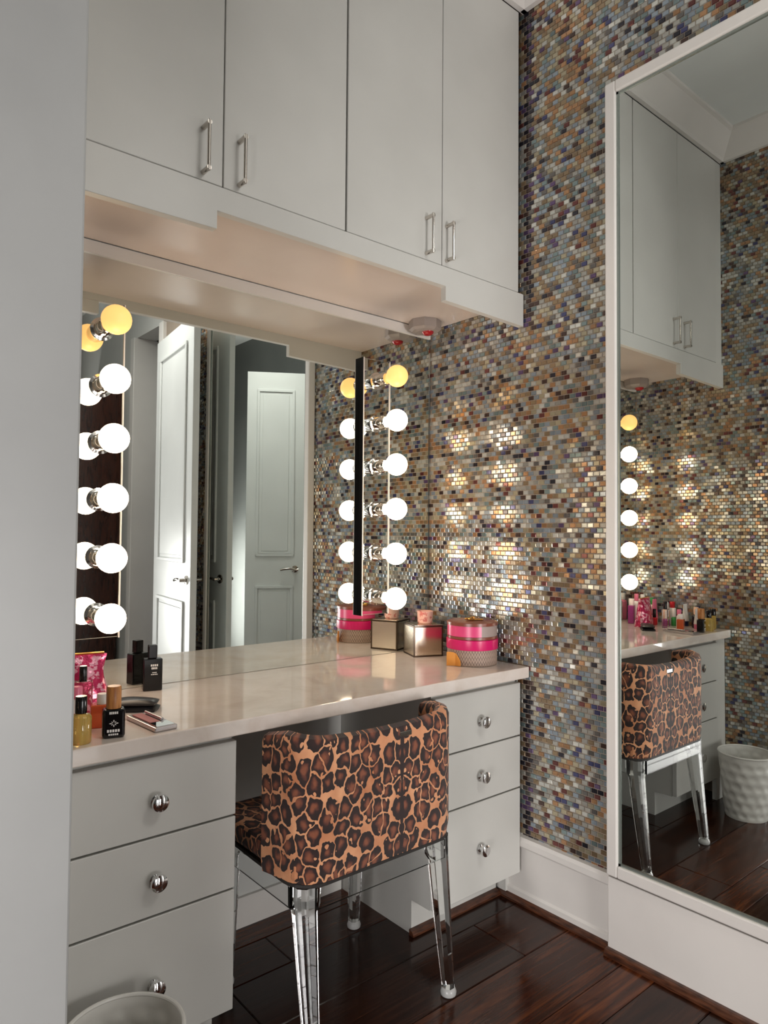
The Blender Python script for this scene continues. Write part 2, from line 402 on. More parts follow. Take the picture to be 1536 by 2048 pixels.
# ------------------------------------------------------------------ upper cabinets
def handle(parent, x, z0, z1):
    bm = tube([(x, -U-0.001, z0), (x, -U-0.034, z0)], 0.0058, 12); tube([(x, -U-0.001, z1), (x, -U-0.034, z1)], 0.0058, 12, bm)
    tube([(x, -U-0.031, z0-0.006), (x, -U-0.031, z1+0.006)], 0.0040, 10, bm)
    obj('handle', bm, M['nickel'], parent, smooth=True)
for x0, x1, lab, hs in ((-1.46, -0.742, 'white two door wall cabinet nearest the painted jamb', (-1.152, -1.060)),
                        (-0.738, -0.022, 'white two door wall cabinet beside the mosaic wall', (-0.447, -0.363))):
    c = thing('wall_cabinet', lab, 'cabinet', ((x0+x1)/2, -U/2, ZU), 'wall cabinets over the vanity')
    obj('body', box(x0+0.0005, x1-0.0005, -U+0.021, -0.012, ZU+0.022, ZTOP-0.001), M['cab'], c)
    mid = (x0+x1)/2
    for k, (a, b2) in enumerate(((x0+0.001, mid-0.0014), (mid+0.0014, x1-0.001))):
        d = obj('door', box(a, b2, -U, -U+0.02, ZD, ZTOP-0.003), M['cab'], c, bevel=0.0014, seg=1)
        handle(d, hs[k], 2.022, 2.127)
fl2 = struct(obj('trim_9', box(-W, -1.461, -U+0.004, -U+0.022, ZU, ZTOP), M['cab']))
# valance with dropped ends, and the soffit behind it
va = thing('valance', 'white valance board with dropped ends below the wall cabinets', 'valance', (-W/2, -U, 1.892))
pts = [(-W, ZD-0.0035), (-W, 1.893), (-1.116, 1.900), (-1.116, 1.943), (-0.367, 1.943), (-0.367, 1.900), (-0.001, 1.893), (-0.001, ZD-0.0035)]
obj('board', extr(pts, 'y', -U-0.004, -U+0.018), M['cab'], va, bevel=0.001, seg=1)
obj('soffit_panel', box(-W, -0.001, -U+0.019, -0.014, ZU, ZU+0.02), M['soffit'], va)

# ------------------------------------------------------------------ worktop and drawer units
tag(obj('worktop', box(-W+0.001, -0.001, -D, -0.001, ZC-0.036, ZC), M['quartz'], bevel=0.003, loc=(-W/2, -D/2, ZC-0.036)),
    'glossy cream quartz worktop running the length of the vanity', 'worktop')
def knob(parent, x, y, z):
    bm = lathe((x, y, z), [(0.011, 0.0), (0.011, 0.003), (0.0055, 0.006), (0.0055, 0.013), (0.010, 0.016), (0.0165, 0.019), (0.0185, 0.0235), (0.0175, 0.028), (0.012, 0.0305), (0.0, 0.0315)], (0,-1,0), 24)
    obj('knob', bm, M['chrome'], parent, smooth=True)
FY = -0.461
for x0, x1, lab in ((-1.430, -1.050, 'white three drawer vanity unit behind the waste basket'), (-0.408, -0.022, 'white three drawer vanity unit against the mosaic wall')):
    c = thing('drawer_unit', lab, 'drawers', ((x0+x1)/2, -0.24, 0), 'vanity drawer units')
    obj('body', box(x0+0.002, x1-0.002, FY+0.021, -0.002, 0.1, ZC-0.038), M['cab'], c)
    obj('plinth', box(x0+0.002, x1-0.002, -0.361, -0.002, 0.0, 0.1), M['cab'], c)
    for z0, z1, zk in ((0.104, 0.374, 0.235), (0.379, 0.541, 0.455), (0.546, 0.714, 0.622)):
        d = obj('drawer', box(x0, x1, FY, FY+0.02, z0, z1), M['cab'], c, bevel=0.0014, seg=1)
        knob(d, (x0+x1)/2, FY, zk)
struct(obj('trim_10', box(-W, -1.432, FY+0.01, FY+0.03, 0.0, ZC-0.038), M['cab']))
struct(obj('trim_11', box(-0.021, 0.0, -0.40, -0.37, 0.02, ZC-0.038), M['cab']))
struct(obj('baseboard_back', box(-1.049, -0.41, -0.012, -0.001, 0, 0.09), M['trim']))
# ------------------------------------------------------------------ vanity light bars
for xc, lab, g in ((-0.284, 'mirrored light bar with six globe bulbs beside the mosaic wall', 1), (-1.234, 'mirrored light bar with six globe bulbs beside the painted jamb', 0)):
    s = thing('light_bar', lab, 'light bar', (xc, -0.006, 0.92), 'light bars on the vanity mirror')
    HW = 0.059
    obj('back_plate', box(xc-HW, xc+HW, -0.028, -0.0065, 0.914, 1.812), M['mirror'], s, bevel=0.002, seg=1)
    for a, b2 in ((xc-HW-0.002, xc-HW+0.0015), (xc+HW-0.0015, xc+HW+0.002)):
        obj('dark_reflection_side', box(a, b2, -0.0285, -0.0065, 0.912, 1.814), M['dark_reflection'], s)  # added strip, stands in for chrome mirroring the dark room
        obj('edge_trim', box(a, b2, -0.0310, -0.0286, 0.912, 1.814), M['trim'], s)
    for i in range(6):
        z = 0.9768 + 0.152*i
        so = lathe((xc, -0.028, z), [(0.031, 0), (0.031, 0.003), (0.024, 0.005), (0.024, 0.048), (0.0225, 0.050), (0.0225, 0.062), (0.020, 0.063)], (0,-1,0), 24)
        obj('socket', so, M['socket'], s, smooth=True)
        prof = [(0.0135, 0.054), (0.0135, 0.066)]
        rb = 0.0378
        a0 = math.asin(0.0155/rb)
        for k in range(13):
            t = a0 + (math.pi-a0)*k/12
            prof.append((rb*math.sin(t) if k < 12 else 0.0, 0.110 - rb*math.cos(t)))
        bu = obj('bulb', lathe((xc, -0.028, z), prof, (0,-1,0), 28), M['bulb_dim'] if i == 5 else M['bulb'], s, smooth=True)
        if i == 5: bu['label'] = 'dim amber bulb'
# sensor boxes at both ends under the soffit
for xs, lab in ((-0.095, 'small grey ceiling sensor with red lens in the mosaic corner'), (-W+0.11, 'small grey ceiling sensor above the jamb side light bar')):
    s = thing('sensor', lab, 'sensor', (xs, -0.075, ZU))
    obj('housing', lathe((xs, -0.075, ZU-0.0005), [(0.060, 0.0), (0.060, -0.030), (0.050, -0.038), (0.034, -0.042)], (0,0,1), 8), M['grey_plastic'] if 'grey_plastic' in M else M.setdefault('grey_plastic', mat('grey_plastic', (150, 140, 134), 0.4)), s)
    obj('lens', lathe((xs, -0.090, ZU-0.040), [(0.022, 0.0), (0.020, -0.008), (0.012, -0.014), (0.0, -0.016)], (0,0,1), 16), M.setdefault('red_plastic', mat('red_plastic', (160, 24, 30), 0.25)), s, smooth=True)

# ------------------------------------------------------------------ chair
CX, CYB, CYF, HWC = -0.729, -0.628, -0.190, 0.252
ch = thing('vanity_chair', 'leopard print vanity chair on clear acrylic legs tucked under the worktop', 'chair', (CX, -0.44, 0))
def shell_path(inset):
    """U path (plan): left arm tip -> back -> right arm tip"""
    r = 0.075 - inset*0.9; hx = HWC - inset; yb = CYB + inset; yt = -0.487
    p = [(-hx, yt + (yb + r - yt)*t/5) for t in range(5)]
    for k in range(7):
        a = math.pi + (math.pi/2)*k/6; p.append((-hx + r + r*math.cos(a), yb + r + r*math.sin(a)))
    n_ = 10
    for k in range(1, n_): p.append((-hx + r + (2*hx-2*r)*k/n_, yb))
    for k in range(7):
        a = 1.5*math.pi + (math.pi/2)*k/6; p.append((hx - r + r*math.cos(a), yb + r + r*math.sin(a)))
    p += [(hx, yt + (yb + r - yt)*t/5) for t in range(4, -1, -1)]
    return p
def shell(bm, z0, ztop):
    out, mid, inn = shell_path(0.0), shell_path(0.019), shell_path(0.038)
    n_ = len(out); rings = []
    for i in range(n_):
        (xo, yo), (xm, ym), (xi, yi) = out[i], mid[i], inn[i]
        t = max(0.0, (yo - CYB - 0.075)/0.066)                    # 0 at the back, 1 at the arm tip
        u = abs(xo)/HWC
        zt = ztop - 0.014*t - 0.016*(1-u*u)*(1 if t == 0 else 0)
        fl_ = math.copysign(0.016*t, xo); xo += fl_; xm += fl_; xi += fl_
        rings.append([bm.verts.new(Vector(p) + Vector((CX, 0, 0))) for p in
            ((xi, yi, z0), (xo*0.985, yo if yo > CYB+0.075 else yo+0.004, z0), (xo, yo, z0+0.03), (xo, yo, (z0+zt)/2), (xo, yo, zt-0.018), ((xo*.75+xm*.25), (yo*.75+ym*.25), zt-0.006), (xm, ym, zt), ((xi*.75+xm*.25), (yi*.75+ym*.25), zt-0.006), (xi, yi, zt-0.018), (xi, yi, (z0+zt)/2))])
    for a, b2 in zip(rings, rings[1:]):
        k = len(a)
        for q in range(k): bm.faces.new((a[q], a[(q+1) % k], b2[(q+1) % k], b2[q]))
    bm.faces.new(rings[0]); bm.faces.new(rings[-1][::-1])
    bmesh.ops.recalc_face_normals(bm, faces=bm.faces[:])
    arc, acc = {}, 0.0
    cum = [0.0]
    for p, q in zip(out, out[1:]): cum.append(cum[-1] + math.hypot(q[0]-p[0], q[1]-p[1]))
    for i, ring in enumerate(rings):
        for k, vv in enumerate(ring): arc[vv] = (cum[i]-cum[-1]/2-0.045, vv.co.z if k < 7 else 2*ring[6].co.z-vv.co.z+0.02)
    uv = bm.loops.layers.uv.new('UVMap')
    for f in bm.faces:
        for lp in f.loops: lp[uv].uv = arc[lp.vert]
    return bm
obj('backrest', shell(bmesh.new(), 0.408, 0.741), M['leopard'], ch, smooth=True)
bm = box(CX-HWC+0.008, CX+HWC-0.008, CYB+0.03, CYF, 0.408, 0.462)
st_ = obj('seat', bm, M['leopard'], ch, bevel=0.014, seg=3)
uvl = st_.data.uv_layers.new(name='UVMap')
for p in st_.data.polygons:
    for li in p.loop_indices:
        co = st_.data.vertices[st_.data.loops[li].vertex_index].co
        uvl.data[li].uv = (co.x+0.31, co.y+0.2) if abs(p.normal.z) > 0.6 else ((co.y+0.7, co.z) if abs(p.normal.x) > 0.6 else (co.x+0.9, co.z))
base_poly = [(CX+p[0], p[1]) for p in shell_path(0.004)]
base_poly = [(CX-HWC+0.012, CYF-0.004)] + base_poly + [(CX+HWC-0.012, CYF-0.004)]
obj('seat_base', extr(base_poly, 'z', 0.400, 0.4075), M['dark'], ch)
# clear frame: apron rails
bm = bmesh.new()
ra0, ra1 = 0.352, 0.3995
fr = box(CX-HWC+0.05, CX+HWC-0.05, CYB+0.006, CYB+0.014, ra0, ra1); obj('frame_rail', fr, M['acrylic'], ch)
obj('frame_rail', box(CX-HWC+0.05, CX+HWC-0.05, CYF-0.014, CYF-0.006, ra0, ra1), M['acrylic'], ch)
for s_ in (-1, 1):
    xa = CX + s_*(HWC-0.010); obj('frame_rail', box(xa-0.004, xa+0.004, CYB+0.05, CYF-0.05, ra0, ra1), M['acrylic'], ch)
for sx_ in (-1, 1):
    for fy in (0, 1):
        ox = CX + sx_*(HWC-0.014); oy = CYF-0.008 if fy else CYB+0.016; sy_ = -1 if fy else 1
        bm = bmesh.new(); rings = []
        # tapered leg, outer corner plumb, inner faces raked
        for z, wd, sh, shy in ((0.3995, 0.062, 0, 0), (0.352, 0.060, 0, 0), (0.338, 0.052, 0.001, 0.0), (0.20, 0.043, 0.005, -0.012), (0.03, 0.031, 0.010, -0.028), (0.022, 0.030, 0.010, -0.029)):
            x0_, x1_ = ox - sx_*sh, ox - sx_*(sh+wd); y0_, y1_ = oy + sy_*(shy if not fy else sh), oy + sy_*((shy if not fy else sh)+wd); c_ = wd*0.24
            sxs, sys = -sx_, sy_
            poly = [(x0_+sxs*c_, y0_), (x1_-sxs*c_, y0_), (x1_, y0_+sys*c_), (x1_, y1_-sys*c_), (x1_-sxs*c_, y1_), (x0_+sxs*c_, y1_), (x0_, y1_-sys*c_), (x0_, y0_+sys*c_)]
            rings.append([bm.verts.new((p[0], p[1], z)) for p in poly])
        for a, b2 in zip(rings, rings[1:]):
            for q in range(8): bm.faces.new((a[q], a[(q+1) % 8], b2[(q+1) % 8], b2[q]))
        bm.faces.new(rings[0]); bm.faces.new(rings[-1]); bmesh.ops.recalc_face_normals(bm, faces=bm.faces[:])
        lg = obj('leg', bm, M['acrylic'], ch)
        fc = (ox - sx_*0.025, oy + sy_*(0.025 if fy else -0.014), 0.0)
        obj('foot', lathe(fc, [(0.016, 0.0), (0.020, 0.003), (0.021, 0.010), (0.018, 0.018), (0.015, 0.0215)], (0,0,1), 18), M['foot'], lg, smooth=True)
obj('maker_plate', box(CX+0.035, CX+0.075, CYB-0.0025, CYB+0.004, 0.695, 0.707), M['nickel'], ch, bevel=0.001, seg=1)

# ------------------------------------------------------------------ waste basket
M['basket'] = mat('white_ceramic', (222, 220, 214), 0.35)
bx_, by_ = -1.357, -0.612
wb = thing('waste_basket', 'white dimpled round waste basket in front of the drawers', 'basket', (bx_, by_, 0))
bm = bmesh.new(); SEG, RN = 96, 48; H = 0.268
def brad(z): return 0.083 + 0.027*(z/H)**0.8
rings = []
prof = []
for i in range(RN+1): prof.append((brad(H*i/RN), H*i/RN, 1))
for i in range(RN+1): prof.append((brad(H*(1-i/RN))-0.0045, max(0.006, H*(1-i/RN)), -1))
for r_, z, s_ in prof:
    row = []
    for k in range(SEG):
        th = 2*math.pi*k/SEG
        uu = th/(2*math.pi)*14; vv_ = z/0.041; uu2 = uu + (0.5 if int(vv_) % 2 else 0)
        du, dv = (uu2 % 1)-0.5, (vv_ % 1)-0.5; dd = math.hypot(du, dv)
        dent = 0.0045*max(0, 1-(dd/0.42)**2) if 0.012 < z < H-0.012 else 0
        rr = r_ - dent*1
        row.append(bm.verts.new((bx_+rr*math.cos(th), by_+rr*math.sin(th), z)))
    rings.append(row)
for a, b2 in zip(rings, rings[1:]):
    for k in range(SEG): bm.faces.new((a[k], a[(k+1) % SEG], b2[(k+1) % SEG], b2[k]))
bm.faces.new(rings[0][::-1]); bm.faces.new(rings[-1]); bmesh.ops.recalc_face_normals(bm, faces=bm.faces[:])
obj('bucket', bm, M['basket'], wb, smooth=True)
bm = bmesh.new(); mj = 40
for i in range(mj):
    a = 2*math.pi*i/mj
tor = [[bm.verts.new((bx_+(0.1085+0.0042*math.cos(t))*math.cos(a), by_+(0.1085+0.0042*math.cos(t))*math.sin(a), H+0.0042*math.sin(t))) for t in [2*math.pi*q/8 for q in range(8)]] for a in [2*math.pi*i/64 for i in range(64)]]
for i in range(64):
    a, b2 = tor[i], tor[(i+1) % 64]
    for q in range(8): bm.faces.new((a[q], b2[q], b2[(q+1) % 8], a[(q+1) % 8]))
bmesh.ops.recalc_face_normals(bm, faces=bm.faces[:])
obj('rim', bm, M['basket'], wb, smooth=True)
ZB = ZC + 0.0003

# ------------------------------------------------------------------ right end of the worktop: boxes
def herring():
    m = mat('herringbone_weave', (170, 150, 135), 0.6); n, l, b = nodes(m)
    tc = n.new('ShaderNodeTexCoord'); sp = n.new('ShaderNodeSeparateXYZ'); l.new(tc.outputs['Object'], sp.inputs[0])
    an = mathn(m, 'ARCTAN2', sp.outputs['Y'], sp.outputs['X'])
    u = mathn(m, 'MULTIPLY', an, 9.0)
    tri = mathn(m, 'PINGPONG', u, 0.5)
    ph = mathn(m, 'ADD', mathn(m, 'MULTIPLY', sp.outputs['Z'], 62.0), mathn(m, 'MULTIPLY', tri, 2.2))
    s = mathn(m, 'FRACT', ph, 0)
    l.new(ramp(m, s, [(0.0, (196, 174, 158)), (0.55, (182, 158, 142)), (0.62, (98, 82, 78)), (0.95, (108, 90, 84))]), b.inputs['Base Color'])
    return m
M['herring'] = herring()
M['magenta'] = mat('magenta_card', (214, 20, 104), 0.3)
M['pink'] = mat('pink_card', (226, 74, 128), 0.3)
M['brownlid'] = mat('brown_card', (128, 70, 54), 0.3)
M['goldpaint'] = mat('gold', (214, 160, 84), 0.25, 0.9)
M['taupe'] = mat('taupe_card', (168, 152, 146), 0.45)
M['orange'] = mat('orange_suede', (226, 150, 62), 0.6)
RX, RY, RR = -0.098, -0.318, 0.084
lb = thing('round_box', 'lower round gift box with woven grey side and magenta lid', 'box', (RX, RY, ZB), 'stacked round gift boxes')
obj('body', lathe((RX, RY, ZB), [(RR-0.003, 0.0), (RR-0.001, 0.002), (RR-0.001, 0.0515)], (0,0,1), 48), M['herring'], lb, smooth=True)
obj('lid', lathe((RX, RY, ZB), [(RR-0.002, 0.052), (RR+0.0015, 0.0522), (RR+0.002, 0.054), (RR+0.002, 0.0835), (RR, 0.085), (0.0, 0.0852)], (0,0,1), 48), M['magenta'], lb, smooth=True)
tg = bmesh.new()
ang0 = math.atan2(CAM.y-RY, CAM.x-RX) - 0.75
rows = []
for i in range(7):
    a = ang0 - 0.10 + 0.42*i/6; hh = 0.046 - 0.030*((i-1)/5)**2*(1 if i > 1 else 0.3)
    rr = RR + 0.003 + 0.020*max(0, (3-i)/3)
    rows.append([tg.verts.new((RX+q*math.cos(a), RY+q*math.sin(a), ZB+z)) for q, z in ((rr, 0.001), (rr, hh), (rr+0.004, hh), (rr+0.004, 0.001))])
for a, b2 in zip(rows, rows[1:]):
    for q in range(4): tg.faces.new((a[q], a[(q+1) % 4], b2[(q+1) % 4], b2[q]))
tg.faces.new(rows[0]); tg.faces.new(rows[-1]); bmesh.ops.recalc_face_normals(tg, faces=tg.faces[:])
obj('tag', tg, M['orange'], lb, bevel=0.0008, seg=1)['label'] = 'orange suede tab'
ub = thing('round_box', 'upper round gift box with pink side and brown lid with gold bow', 'box', (RX, RY, ZB+0.0855), 'stacked round gift boxes')
zb = ZB+0.0855
obj('foot_band', lathe((RX, RY, zb), [(RR-0.001, 0.0), (RR, 0.001), (RR, 0.009), (RR-0.001, 0.0095)], (0,0,1), 48), M['brownlid'], ub, smooth=True)
# side wall, pink with a taupe panel on the wall side
for a0_, a1_, mm in ((0, 1, 'pink'), (1, 2, 'taupe')):
    view = math.atan2(CAM.y-RY, CAM.x-RX)
    s0, s1 = ((view-2.6, view+0.38), (view+0.38, view+2*math.pi-2.6))[a0_]
    bm = bmesh.new(); rows = []
    for i in range(33):
        a = s0 + (s1-s0)*i/32
        rows.append([bm.verts.new((RX+q*math.cos(a), RY+q*math.sin(a), zb+z)) for q, z in ((RR-0.012, 0.0098), (RR-0.001, 0.0098), (RR-0.001, 0.044), (RR-0.012, 0.044))])
    for a, b2 in zip(rows, rows[1:]):
        for q in range(4): bm.faces.new((a[q], a[(q+1) % 4], b2[(q+1) % 4], b2[q]))
    bm.faces.new(rows[0]); bm.faces.new(rows[-1]); bmesh.ops.recalc_face_normals(bm, faces=bm.faces[:])
    obj('side', bm, M[mm], ub, smooth=True)
obj('lid', lathe((RX, RY, zb), [(RR-0.001, 0.0442), (RR+0.001, 0.0445), (RR+0.001, 0.054), (RR-0.003, 0.056), (0, 0.0562)], (0,0,1), 48), M['brownlid'], ub, smooth=True)
bm = bmesh.new()
for sg in (-1, 1):
    tube([(RX+sg*0.022*math.sin(t)*1.0-0.01, RY-0.012*math.cos(t)*1.0+sg*0.002, zb+0.060+0.004*math.sin(t*1.0)) for t in [math.pi*k/8 for k in range(9)]], 0.0032, 8, bm)
tube([(RX-0.014, RY, zb+0.060), (RX+0.02, RY-0.03, zb+0.060)], 0.003, 8, bm)
obj('bow', bm, M['goldpaint'], ub, smooth=True)
# mirrored cube box
mb = thing('mirrored_box', 'mirrored cube box with dark edges under the pink cup', 'box', (-0.115, -0.095, ZB))
ce = Vector((-0.115, -0.096, ZB)); S = 0.108; rz = R(-22.8)
obj('core', rotbox(ce, S-0.004, S-0.004, S, rz), M['dark'], mb)
M['mirrorcube'] = mat('antique_mirror', (226, 216, 200), 0.24, 1.0)
mt = Matrix.Translation(ce) @ Matrix.Rotation(rz, 4, 'Z')
for k in range(4):
    bm = box(-S/2+0.004, S/2-0.004, -S/2-0.001, -S/2+0.002, 0.005, S-0.005)
    q = mt @ Matrix.Rotation(k*math.pi/2, 4, 'Z')
    for vv in bm.verts: vv.co = q @ vv.co
    obj('mirror_panel', bm, M['mirrorcube'], mb, bevel=0.0008, seg=1)
obj('mirror_panel', rotbox(ce+Vector((0,0,S-0.0005)), S-0.008, S-0.008, 0.0025, rz), M['mirrorcube'], mb, bevel=0.0008, seg=1)
bm = bmesh.new()
for k in range(4):
    q = mt @ Matrix.Rotation(k*math.pi/2, 4, 'Z'); nb = []
    for lo, hi in (((-S/2-0.001, -S/2-0.001, 0.0), (S/2+0.001, -S/2+0.004, 0.005)), ((-S/2-0.001, -S/2-0.001, S-0.005), (S/2+0.001, -S/2+0.004, S)), ((-S/2-0.001, -S/2-0.001, 0.005), (-S/2+0.004, -S/2+0.004, S-0.005))):
        k0 = len(bm.verts); box(lo[0], hi[0], lo[1], hi[1], lo[2], hi[2], bm); bm.verts.ensure_lookup_table()
        for vv in bm.verts[k0:]: vv.co = q @ vv.co
obj('edge_frame', bm, M.setdefault('bronze', mat('dark_bronze', (92, 78, 66), 0.3, 0.8)), mb)
# small pink cup on the box
def speckle(name, base, spot, scale, th=0.55):
    m = mat(name, base, 0.4); n, l, b = nodes(m)
    f = noise(m, texco(m), scale, 3); l.new(ramp(m, f, [(th, base), (th+0.05, spot)]), b.inputs['Base Color']); return m
M['pinkcup'] = speckle('pink_patterned_ceramic', (232, 186, 172), (206, 120, 112), 70)
cp = thing('trinket_cup', 'small pale pink patterned cup on top of the mirrored box', 'cup', (-0.108, -0.098, ZB+S+0.002))
c0 = (-0.108, -0.098, ZB+S+0.0022)
obj('cup', lathe(c0, [(0.022, 0.0), (0.0265, 0.004), (0.0275, 0.014), (0.0285, 0.038), (0.0295, 0.044), (0.027, 0.0445), (0.0255, 0.012), (0.0, 0.008)], (0,0,1), 28, closed=False), M['pinkcup'], cp, smooth=True)
obj('foot', lathe((c0[0], c0[1], c0[2]-0.0), [(0.023, 0.0), (0.0235, 0.0018), (0.0, 0.002)], (0,0,1), 24), M['pinkcup'], cp)

# ------------------------------------------------------------------ left end of the worktop: cosmetics
M['black'] = mat('black_gloss', (14, 12, 14), 0.12)
M['blackmat'] = mat('black_leather', (30, 28, 32), 0.38)
M['white_print'] = mat('white_print', (232, 228, 224), 0.5)
M['woodcap'] = mat('wooden_cap', (176, 112, 56), 0.4)
v = texco(M['woodcap'], 'Object', (40, 40, 6)); n, l, b = nodes(M['woodcap'])
l.new(ramp(M['woodcap'], noise(M['woodcap'], v, 4, 5), [(0.3, (150, 88, 40)), (0.7, (204, 142, 82))]), b.inputs['Base Color'])
M['silver'] = mat('silver_case', (196, 190, 190), 0.22, 0.8)
M['rose'] = mat('rose_powder', (168, 104, 104), 0.6)
M['amber'] = mat('orange_liquid_glass', (226, 112, 66), 0.06, Transmission_Weight=0.5, IOR=1.4)
M['goldglass'] = mat('gold_liquid_glass', (224, 196, 112), 0.05, Transmission_Weight=0.6, IOR=1.4)
M['bag'] = speckle('pink_foil_fabric', (196, 44, 92), (246, 178, 196), 55, 0.50); nodes(M['bag'])[2].inputs['Roughness'].default_value = 0.22; nodes(M['bag'])[2].inputs['Metallic'].default_value = 0.4
bump(M['bag'], noise(M['bag'], texco(M['bag']), 60, 3), 0.5, 0.004)
def place(bm, c, rz):
    mt = Matrix.Translation(c) @ Matrix.Rotation(rz, 4, 'Z')
    for vv in bm.verts: vv.co = mt @ vv.co
    return bm
# black square perfume bottle by the mirror
c = Vector((-1.093, -0.060, ZB)); rz = R(-14)
pb = thing('perfume_bottle', 'black square perfume bottle with white print close to the mirror', 'perfume', c)
obj('bottle', place(box(-0.025, 0.025, -0.016, 0.016, 0, 0.086), c, rz), M['black'], pb, bevel=0.003)
obj('cap', place(box(-0.0115, 0.0115, -0.011, 0.011, 0.0865, 0.122), c, rz), M['black'], pb, bevel=0.002)
bm = bmesh.new()
for i, (z, wd) in enumerate(((0.066, 0.020), (0.058, 0.016), (0.048, 0.012), (0.043, 0.018))):
    for k in range(4): box(-0.002-wd/2+wd*k/4+0.006, -0.002-wd/2+wd*(k+0.72)/4+0.006, -0.0166, -0.0160, z, z+(0.0055 if i < 2 else 0.0025), bm)
obj('print', place(bm, c, rz), M['white_print'], pb)
# roll-on bottle with a wooden cap
c = Vector((-1.325, -0.436, ZB)); ro = thing('roll_on_bottle', 'black bottle with white flower print and wooden cap at the worktop front', 'bottle', c)
rz = R(-16)
obj('bottle', place(box(-0.0225, 0.0225, -0.0155, 0.0155, 0, 0.0595), c, rz), M['black'], ro, bevel=0.006, seg=3)
obj('cap', lathe(c+Vector((0,0,0.060)), [(0.0145, 0.0), (0.015, 0.002), (0.015, 0.043), (0.0135, 0.0455), (0, 0.046)], (0,0,1), 24), M['woodcap'], ro, smooth=True)
bm = bmesh.new(); fy_ = -0.0162
for k in range(8):
    a = math.pi*k/4; k0 = len(bm.verts); r0, r1 = 0.0022, 0.0095 if k % 2 == 0 else 0.007
    q = [(r0*math.cos(a), r0*math.sin(a)), (r1*0.7*math.cos(a-0.2), r1*0.7*math.sin(a-0.2)), (r1*math.cos(a), r1*math.sin(a)), (r1*0.7*math.cos(a+0.2), r1*0.7*math.sin(a+0.2))]
    extr([(x, 0.031+z*0.8) for x, z in q], 'y', fy_, fy_+0.0006, bm)
for z, wd, hh in ((0.050, 0.018, 0.005), (0.013, 0.026, 0.0055), (0.0065, 0.020, 0.0035)):
    for k in range(5): box(-wd/2+wd*k/5, -wd/2+wd*(k+0.72)/5, fy_, fy_+0.0006, z, z+hh, bm)
obj('print', place(bm, c, rz), M['white_print'], ro)
# black case
c = Vector((-1.205, -0.245, ZB)); rz = R(-35)
bc = thing('glasses_case', 'folded black leather case lying behind the silver palette', 'case', c)
def pillow(sx, sy, h, n1=12, n2=8):
    bm = bmesh.new(); top, bot = [], []
    for i in range(n1+1):
        t_, b_ = [], []
        for k in range(n2+1):
            u, v_ = 2*i/n1-1, 2*k/n2-1
            e = max(0, (1-abs(u)**4)*(1-abs(v_)**4))**0.5
            z = h*(0.35+0.65*e) * (0.85+0.15*math.cos(u*2.2+v_))
            t_.append(bm.verts.new((u*sx/2*(1-0.06*v_*v_), v_*sy/2*(1-0.05*u*u), z))); b_.append(bm.verts.new((u*sx/2*(1-0.06*v_*v_)*0.96, v_*sy/2*(1-0.05*u*u)*0.96, 0)))
        top.append(t_); bot.append(b_)
    for i in range(n1):
        for k in range(n2):
            bm.faces.new((top[i][k], top[i+1][k], top[i+1][k+1], top[i][k+1])); bm.faces.new((bot[i][k], bot[i][k+1], bot[i+1][k+1], bot[i+1][k]))
    for i in range(n1):
        bm.faces.new((top[i][0], bot[i][0], bot[i+1][0], top[i+1][0])); bm.faces.new((top[i][n2], top[i+1][n2], bot[i+1][n2], bot[i][n2]))
    for k in range(n2):
        bm.faces.new((top[0][k], top[0][k+1], bot[0][k+1], bot[0][k])); bm.faces.new((top[n1][k], bot[n1][k], bot[n1][k+1], top[n1][k+1]))
    bmesh.ops.recalc_face_normals(bm, faces=bm.faces[:]); return bm
obj('lower_half', place(pillow(0.108, 0.062, 0.016), c, rz), M['blackmat'], bc, smooth=True)
obj('upper_half', place(pillow(0.104, 0.058, 0.013), c+Vector((0,0.001,0.0150)), rz), M['blackmat'], bc, smooth=True)
# silver palette
c = Vector((-1.226, -0.392, ZB)); rz = R(4)
pl = thing('makeup_palette', 'flat silver makeup palette with rose pan on the worktop edge', 'palette', c)
obj('tray', place(box(-0.026, 0.026, -0.072, 0.072, 0, 0.010), c, rz), M['silver'], pl, bevel=0.002)
obj('powder_pan', place(box(-0.018, 0.006, -0.030, 0.060, 0.0102, 0.0125), c, rz), M['rose'], pl, bevel=0.001, seg=1)
obj('mirror_pan', place(box(-0.020, 0.020, -0.066, -0.034, 0.0102, 0.0120), c, rz), M['mirror'], pl)
obj('brush', place(tube([(0.013, -0.026, 0.0142), (0.013, 0.056, 0.0142)], 0.0038, 10), c, rz), M['silver'], pl, smooth=True)
# pink pouch
c = Vector((-1.318, -0.165, ZB)); bgp = thing('cosmetic_pouch', 'shiny pink foil cosmetic pouch standing by the mirrored light bar', 'pouch', c)
bm = bmesh.new(); rows = []
for i in range(13):
    t = i/12; z = 0.132*t
    wx = 0.068*(1-0.10*t) + 0.006*math.sin(7*t); wy = 0.036*(1-0.75*t**1.6)
    row = []
    for k in range(24):
        a = 2*math.pi*k/24; cx_, sx_ = math.cos(a), math.sin(a)
        row.append(bm.verts.new((wx*math.copysign(abs(cx_)**0.55, cx_), wy*math.copysign(abs(sx_)**0.8, sx_)+0.003*math.sin(3*a+5*t), z)))
    rows.append(row)
for a, b2 in zip(rows, rows[1:]):
    for k in range(24): bm.faces.new((a[k], a[(k+1) % 24], b2[(k+1) % 24], b2[k]))
bm.faces.new(rows[0][::-1]); bm.faces.new(rows[-1])
obj('pouch', place(bm, c, R(-12)), M['bag'], bgp, smooth=True)
obj('zip', place(tube([(-0.058, 0, 0.134), (0.058, 0, 0.134)], 0.0028, 8), c, R(-12)), M['goldpaint'], bgp, smooth=True)
